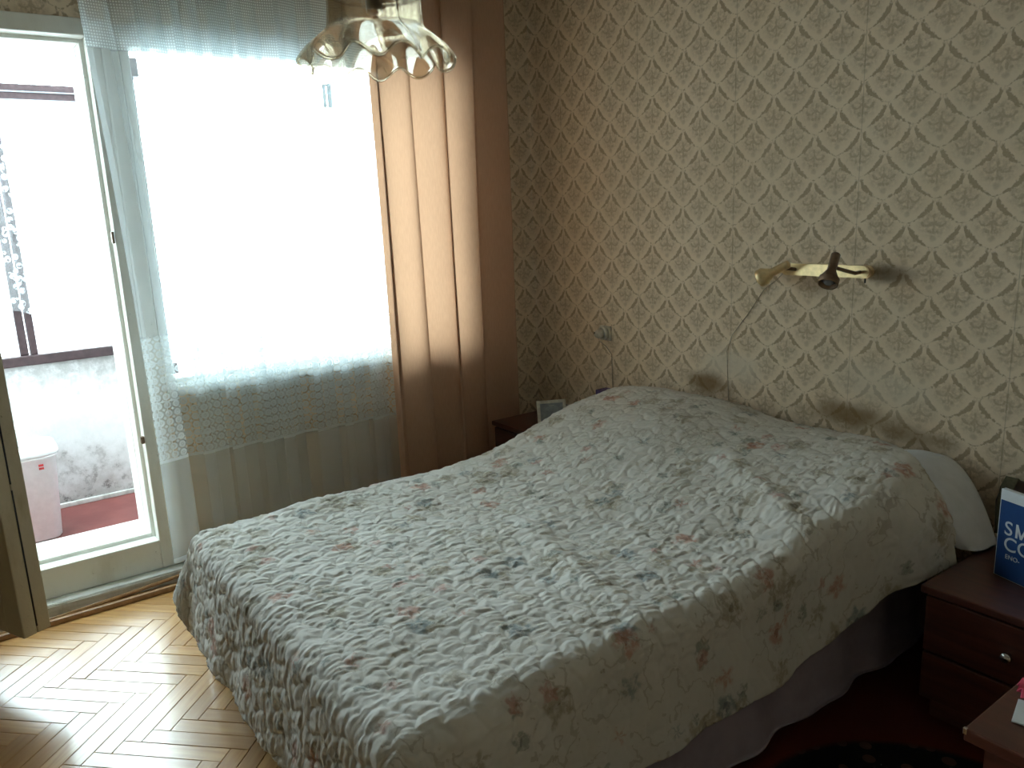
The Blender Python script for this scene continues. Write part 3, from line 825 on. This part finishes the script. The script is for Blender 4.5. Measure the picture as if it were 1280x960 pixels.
# ------------------------------------------------------------ nightstands
def nightstand(x0, x1, yf, h, label, mat, z0_=0.0):
    e = empty('nightstand', ((x0 + x1) / 2, yf / 2 - 0.01, z0_), label, 'nightstand', 0.0, 'nightstands either side of the bed head')
    w = (x1 - x0) / 2; d = abs(yf) / 2 - 0.015
    link('tabletop', B(-w, w, -d - 0.012, d, h - 0.022, h, 0.003), mat, e)
    link('body', B(-w + 0.01, w - 0.01, -d + 0.012, d - 0.005, 0.06, h - 0.0225), mat, e)
    for z0, z1 in ((0.215, h - 0.03), (0.07, 0.207)):
        dd = link('drawer', B(-w + 0.014, w - 0.014, -d - 0.006, -d + 0.0115, z0, z1, 0.003), mat, e)
        link('knob', lathe(bmesh.new(), [(0.006, 0), (0.006, 0.012), (0.014, 0.018), (0.012, 0.026), (0.0, 0.028)], 16, along((0, -d - 0.006, (z0 + z1) / 2), (0, -1, 0))), chrome, dd, True)
    link('plinth', B(-w + 0.03, w - 0.03, -d + 0.03, d - 0.02, 0.0, 0.0595), mat, e)
    return e
nightstand(2.42, 2.88, -0.56, 0.4055, 'dark red-brown nightstand in the near corner of the bed head, box on top', redwood, 0.0095)
nightstand(0.265, 0.72, -0.50, 0.45, 'dark wooden nightstand between the curtain and the far side of the bed', darkwood)

# blue and white box
bxe = empty('product_box', (2.515, -0.355, 0.415), 'navy blue and white cardboard box standing on the near nightstand', 'box', math.radians(-17))
HB = 0.252
link('carton', B(0, 0.20, 0.0, 0.016, 0, HB, 0.001), cardw, bxe)
link('printed_panel', B(0.003, 0.1985, -0.0008, 0.0001, 0.002, HB - 0.030), blue_m, bxe)
def text(body, size, loc, mat, parent, name='lettering', bold=0.0):
    c = bpy.data.curves.new(name, 'FONT'); c.body = body; c.size = size; c.extrude = 0.0003; c.offset = bold
    o = bpy.data.objects.new(name, c); COL.objects.link(o); o.parent = parent
    o.location = loc; o.rotation_euler = (math.pi / 2, 0, 0)
    dg = bpy.context.evaluated_depsgraph_get(); me = bpy.data.meshes.new_from_object(o.evaluated_get(dg))
    bpy.data.objects.remove(o); o = bpy.data.objects.new(name, me); COL.objects.link(o); o.parent = parent
    o.location = loc; o.rotation_euler = (math.pi / 2, 0, 0); me.materials.clear(); me.materials.append(mat); return o
text('S', 0.056, (0.020, -0.0013, 0.128), cardw, bxe, bold=0.0003)
bm = bmesh.new(); mx0, mz0, mh, mw = 0.054, 0.1285, 0.0385, 0.034
box(bm, mx0, mx0 + 0.0062, -0.0017, -0.0009, mz0, mz0 + mh); box(bm, mx0 + mw - 0.0062, mx0 + mw, -0.0017, -0.0009, mz0, mz0 + mh)
for sgn in (-1, 1):
    cxm = mx0 + mw / 2
    vs = [bm.verts.new(p) for p in ((cxm + sgn * (mw / 2), -0.00175, mz0 + mh), (cxm + sgn * (mw / 2 - 0.0062), -0.00175, mz0 + mh), (cxm, -0.00175, mz0 + 0.011), (cxm, -0.00175, mz0), (cxm + sgn * 0.003, -0.00175, mz0))]
    bm.faces.new(vs if sgn > 0 else vs[::-1])
link('lettering', bm, cardw, bxe)
text('CO', 0.056, (0.022, -0.0013, 0.084), cardw, bxe, bold=0.0003)
text('ENO-', 0.018, (0.030, -0.0013, 0.060), cardw, bxe)
# dark bag behind it
bg_ = empty('leather_bag', (2.54, -0.062, 0.415), 'dark brown leather bag with olive strap behind the blue box', 'bag')
bm = bmesh.new()
loft(bm, [rrect(bm, a, b, r, z, 5) for a, b, r, z in ((0.115, 0.045, 0.03, 0), (0.14, 0.046, 0.03, 0.03), (0.145, 0.044, 0.03, 0.11), (0.13, 0.03, 0.02, 0.165), (0.128, 0.012, 0.008, 0.182))])
for v_ in bm.verts: v_.co.z += (0.012 * math.cos((v_.co.x + 0.145) * 60) + 0.022 * max(0.0, v_.co.x + 0.1)) * (v_.co.z / 0.18)
link('bag_body', bm, leather, bg_, True)
bm = bmesh.new()
pts = [(-0.110, -0.050, 0.02), (-0.112, -0.050, 0.09), (-0.112, -0.036, 0.165), (-0.11, -0.005, 0.193), (-0.10, 0.02, 0.17)]
for a, b in zip(pts, pts[1:]):
    v4 = [bm.verts.new((a[0] - 0.018, a[1], a[2])), bm.verts.new((a[0] + 0.018, a[1], a[2])), bm.verts.new((b[0] + 0.018, b[1], b[2])), bm.verts.new((b[0] - 0.018, b[1], b[2]))]
    bm.faces.new(v4)
o = link('strap', bm, olive, bg_); mdx = o.modifiers.new('t', 'SOLIDIFY'); mdx.thickness = 0.004

# photo frame and violet box on the far nightstand
pf = empty('photo_frame', (0.545, -0.345, 0.45), 'small pale photo frame standing on the far nightstand', 'photo frame', math.radians(62))
bm = bmesh.new(); mt = Matrix.Rotation(math.radians(-12), 4, 'X')
bb = bmesh.new()
for a in ((-0.07, -0.055, 0, 0.12), (0.055, 0.07, 0, 0.12), (-0.055, 0.055, 0, 0.015), (-0.055, 0.055, 0.105, 0.12)):
    box(bb, a[0], a[1], -0.007, 0.007, a[2] + 0.002, a[3] + 0.002, 0.002)
for v_ in bb.verts: v_.co = mt @ v_.co
link('rim', bb, socket_m, pf)
bb = B(-0.055, 0.055, -0.003, 0.003, 0.017, 0.107)
for v_ in bb.verts: v_.co = mt @ v_.co
link('picture', bb, greyp, pf)
bb = B(-0.012, 0.012, 0.0, 0.004, 0.0, 0.105)
m2 = Matrix.Translation((0, 0.062, 0)) @ Matrix.Rotation(math.radians(26), 4, 'X')
for v_ in bb.verts: v_.co = m2 @ v_.co
link('stand', bb, socket_m, pf)
o = link('violet_box', B(0, 0.075, 0, 0.07, 0, 0.155, 0.003), purple_m, None, loc=(0.625, -0.14, 0.45)); tag(o, 'small dark violet box against the wall on the far nightstand', 'box')

# ------------------------------------------------------------ side table with paper things, rug
tb = empty('side_table', (3.2, -1.08, 0.0), 'reddish brown side table at the lower right edge, pink flower on top', 'table')
link('tabletop', B(-0.285, 0.33, -0.36, 0.30, 0.628, 0.65, 0.003), redwood, tb)
link('apron', B(-0.262, 0.31, -0.335, 0.28, 0.55, 0.6275), redwood, tb)
for x, y in ((-0.255, -0.33), (0.265, -0.33), (-0.255, 0.235), (0.265, 0.235)): link('leg', B(x, x + 0.04, y, y + 0.04, 0.0, 0.5495, 0.003), redwood, tb)
link('corner_cap', B(-0.286, -0.280, -0.361, -0.355, 0.640, 0.6508, 0.001), chrome, tb)
o = None
# pink paper flower
fl = empty('paper_flower', (2.985, -1.265, 0.651), 'ruffled pink paper flower lying on the side table', 'paper flower')
bm = bmesh.new()
for k in range(9):
    a = 2 * math.pi * k / 9; n = 7
    c0 = bm.verts.new((0.006 * math.cos(a), 0.006 * math.sin(a), 0.004)); pr = None
    rl_ = 0.046 + 0.008 * (k % 3)
    for i in range(n):
        b_ = a + (i / (n - 1) - 0.5) * 0.95
        w_ = bm.verts.new((rl_ * math.cos(b_) * (1 - 0.08 * (i % 2)), rl_ * math.sin(b_) * (1 - 0.08 * (i % 2)), 0.006 + 0.012 * (i % 2) + 0.004 * (k % 2)))
        if pr: bm.faces.new((c0, pr, w_))
        pr = w_
o = link('petals', bm, pink_m, fl); mdx = o.modifiers.new('t', 'SOLIDIFY'); mdx.thickness = 0.001
link('heart', lathe(bmesh.new(), [(0.012, 0.003), (0.012, 0.012), (0.006, 0.018), (0, 0.019)], 12), pink_m, fl, True)
bm = B(0, 0.11, 0, 0.07, 0.0, 0.0025, 0.0005)
o = link('folded_paper', bm, paper_m, None, loc=(2.955, -1.372, 0.6515)); o.rotation_euler = (0, 0, 0.25); tag(o, 'folded white paper beside the pink flower', 'paper')
o = link('rug', B(2.16, 2.925, -2.3, -0.03, 0.0, 0.009, 0.003), rug_m); tag(o, 'dark red rug with black medallion on the floor between bed and table', 'rug')

# ------------------------------------------------------------ wall lamp with two spots
wl = empty('wall_lamp', (1.735, 0.0, 1.205), 'brass wall lamp bar with two swivelling spots above the bed', 'wall lamp')
bm = bmesh.new()
vs1, vs2 = [], []
hw, hh = 0.180, 0.022
for k in range(24):
    a = 2 * math.pi * k / 24
    x = (hw - hh) * (1 if math.cos(a) > 0 else -1) + hh * math.cos(a); z = hh * math.sin(a)
    vs1.append(bm.verts.new((x, -0.001, z))); vs2.append(bm.verts.new((x, -0.026, z)))
loft(bm, [vs1, vs2])
bmesh.ops.bevel(bm, geom=[e for e in bm.edges if abs(e.verts[0].co.y + 0.026) < 1e-4 and abs(e.verts[1].co.y + 0.026) < 1e-4], offset=0.004, segments=2, affect='EDGES')
link('mounting_bar', bm, brass, wl)
def spot(root, direction, arm, narrow, mats):
    d = Vector(direction).normalized(); p = Vector(root)
    so = link('spot_housing', lathe(bmesh.new(), [(0.0, -0.050), (0.012, -0.050), (0.0155, -0.046), (0.0155, 0.018), (0.017, 0.022), (0.028, 0.045), (0.034, 0.052), (0.034, 0.074), (0.031, 0.077), (0.028, 0.074), (0.027, 0.055), (0.0, 0.050)], 28, along(p, d)), mats, wl, True)
    link('lamp_opening', lathe(bmesh.new(), [(0.0, 0.056), (0.0265, 0.057), (0.0265, 0.060), (0.0, 0.060)], 24, along(p, d)), black_m, so, True)
    link('bulb', lathe(bmesh.new(), [(0.0, 0.058), (0.012, 0.060), (0.017, 0.066), (0.012, 0.073), (0, 0.0745)], 16, along(p, d)), greyp, so, True)
    link('arm', tube(bmesh.new(), arm, 0.0065, 10), brass_dk, wl)
    return so
# local coordinates: x - 1.735, z - 1.205
spot((-0.152, -0.085, 0.002), (-0.86, -0.22, -0.46), [(-0.115, -0.02, 0.0), (-0.118, -0.045, 0.004), (-0.130, -0.075, 0.008), (-0.150, -0.085, 0.003)], 0, brass)
spot((0.102, -0.130, 0.028), (0.17, -0.62, -0.79), [(0.140, -0.02, 0.0), (0.150, -0.07, 0.0), (0.135, -0.11, 0.012), (0.104, -0.130, 0.024)], 0, brass_dk)
link('switch', lathe(bmesh.new(), [(0.003, 0), (0.003, 0.016), (0, 0.018)], 10, along((0.155, -0.014, -0.021), (0, 0, -1))), black_m, wl)
cab = [(-0.175, -0.006, -0.012), (-0.21, -0.005, -0.045), (-0.266, -0.004, -0.085), (-0.345, -0.004, -0.195), (-0.415, -0.004, -0.28), (-0.44, -0.004, -0.35), (-0.435, -0.004, -0.44), (-0.428, -0.004, -0.56)]
link('cable', tube(bmesh.new(), cab, 0.0014, 6), cable_m, wl)

# wall socket with plug
so = empty('wall_socket', (0.556, 0.0, 0.856), 'yellowed wall socket with a round plug in it left of the bed head', 'socket')
link('back_plate', B(-0.036, 0.040, -0.012, 0.0, -0.036, 0.036, 0.004), socket_m, so)
link('socket_body', lathe(bmesh.new(), [(0.033, 0.012), (0.033, 0.028), (0.029, 0.034), (0.026, 0.030), (0, 0.030)], 28, along((0, 0, 0), (0, -1, 0))), socket_m, so, True)
link('plug', lathe(bmesh.new(), [(0.021, 0.0305), (0.022, 0.05), (0.017, 0.062), (0.008, 0.066), (0, 0.066)], 24, along((-0.003, 0, 0), (0, -1, 0))), socket_m, so, True)
link('prong_hole', bmesh.ops.create_cube and B(-0.016, -0.010, -0.0665, -0.062, 0.002, 0.010), black_m, so)
link('plug_cable', tube(bmesh.new(), [(0.0, -0.060, -0.006), (0.012, -0.058, -0.03), (0.03, -0.03, -0.06), (0.045, -0.008, -0.10), (0.05, -0.006, -0.30)], 0.0018, 6), cable_m, so)

# ------------------------------------------------------------ pendant lamp
PX, PY, PZ = 2.066, -1.930, 1.737
pl = empty('pendant_lamp', (PX, PY, PZ), 'pendant lamp with ruffled smoky glass shade hanging from the ceiling', 'pendant lamp')
na = 180
prof = [(0.018, 0.205), (0.040, 0.204), (0.060, 0.196), (0.070, 0.180), (0.074, 0.155), (0.077, 0.110), (0.079, 0.060), (0.081, 0.046), (0.089, 0.038), (0.101, 0.030), (0.113, 0.018), (0.122, 0.005), (0.128, -0.009)]
def dens(pr_, k=4):
    out_ = []
    for (a, b), (c, d) in zip(pr_, pr_[1:]):
        for i in range(k): out_.append((a + (c - a) * i / k, b + (d - b) * i / k))
    return out_ + [pr_[-1]]
pr_ = dens(prof, 3); k_ = np.array(pr_)
for _ in range(3): k_[1:-1] = (k_[:-2] + 2 * k_[1:-1] + k_[2:]) / 4
th = np.linspace(0, 2 * math.pi, na + 1)[:, None]
rr = k_[:, 0][None, :]; zz = k_[:, 1][None, :]
w_ = np.clip((0.044 - zz) / 0.052, 0, 1) ** 1.2
wave = np.cos(10 * th + 0.5 + 0.35 * np.sin(2 * th))
R_ = rr * (1 + 0.075 * w_ * wave); Z_ = zz + 0.011 * w_ * np.cos(10 * th + 1.9 + 0.35 * np.sin(2 * th))
P = np.stack([R_ * np.cos(th), R_ * np.sin(th), Z_ + 0 * th], -1)
o = grid_mesh('glass_shade', P, np.zeros(P.shape[:2] + (2,)), shade_m, pl, thick=0.0035)
# rounded lip of the shade
lip = [tuple(P[i, -1]) for i in range(na)] + [tuple(P[0, -1])]
link('shade_lip', tube(bmesh.new(), lip, 0.0022, 8), shade_m, o, True)
link('shade_ring', lathe(bmesh.new(), [(0.0775, 0.100), (0.0802, 0.103), (0.0775, 0.106)], 64, None, False), shade_m, o, True)
link('bulb_holder', lathe(bmesh.new(), [(0.010, 0.070), (0.014, 0.073), (0.015, 0.130), (0.020, 0.190), (0.012, 0.215)], 24), greyp, pl, True)
link('cap', lathe(bmesh.new(), [(0.030, 0.206), (0.032, 0.212), (0.022, 0.24), (0.008, 0.255)], 28), brass, pl, True)
link('cord', tube(bmesh.new(), [(0, 0, 0.25), (0, 0, ZC - PZ - 0.03)], 0.004, 8), brass_dk, pl)
link('canopy', lathe(bmesh.new(), [(0.006, ZC - PZ - 0.055), (0.045, ZC - PZ - 0.02), (0.05, ZC - PZ - 0.001)], 28), brass, pl, True)
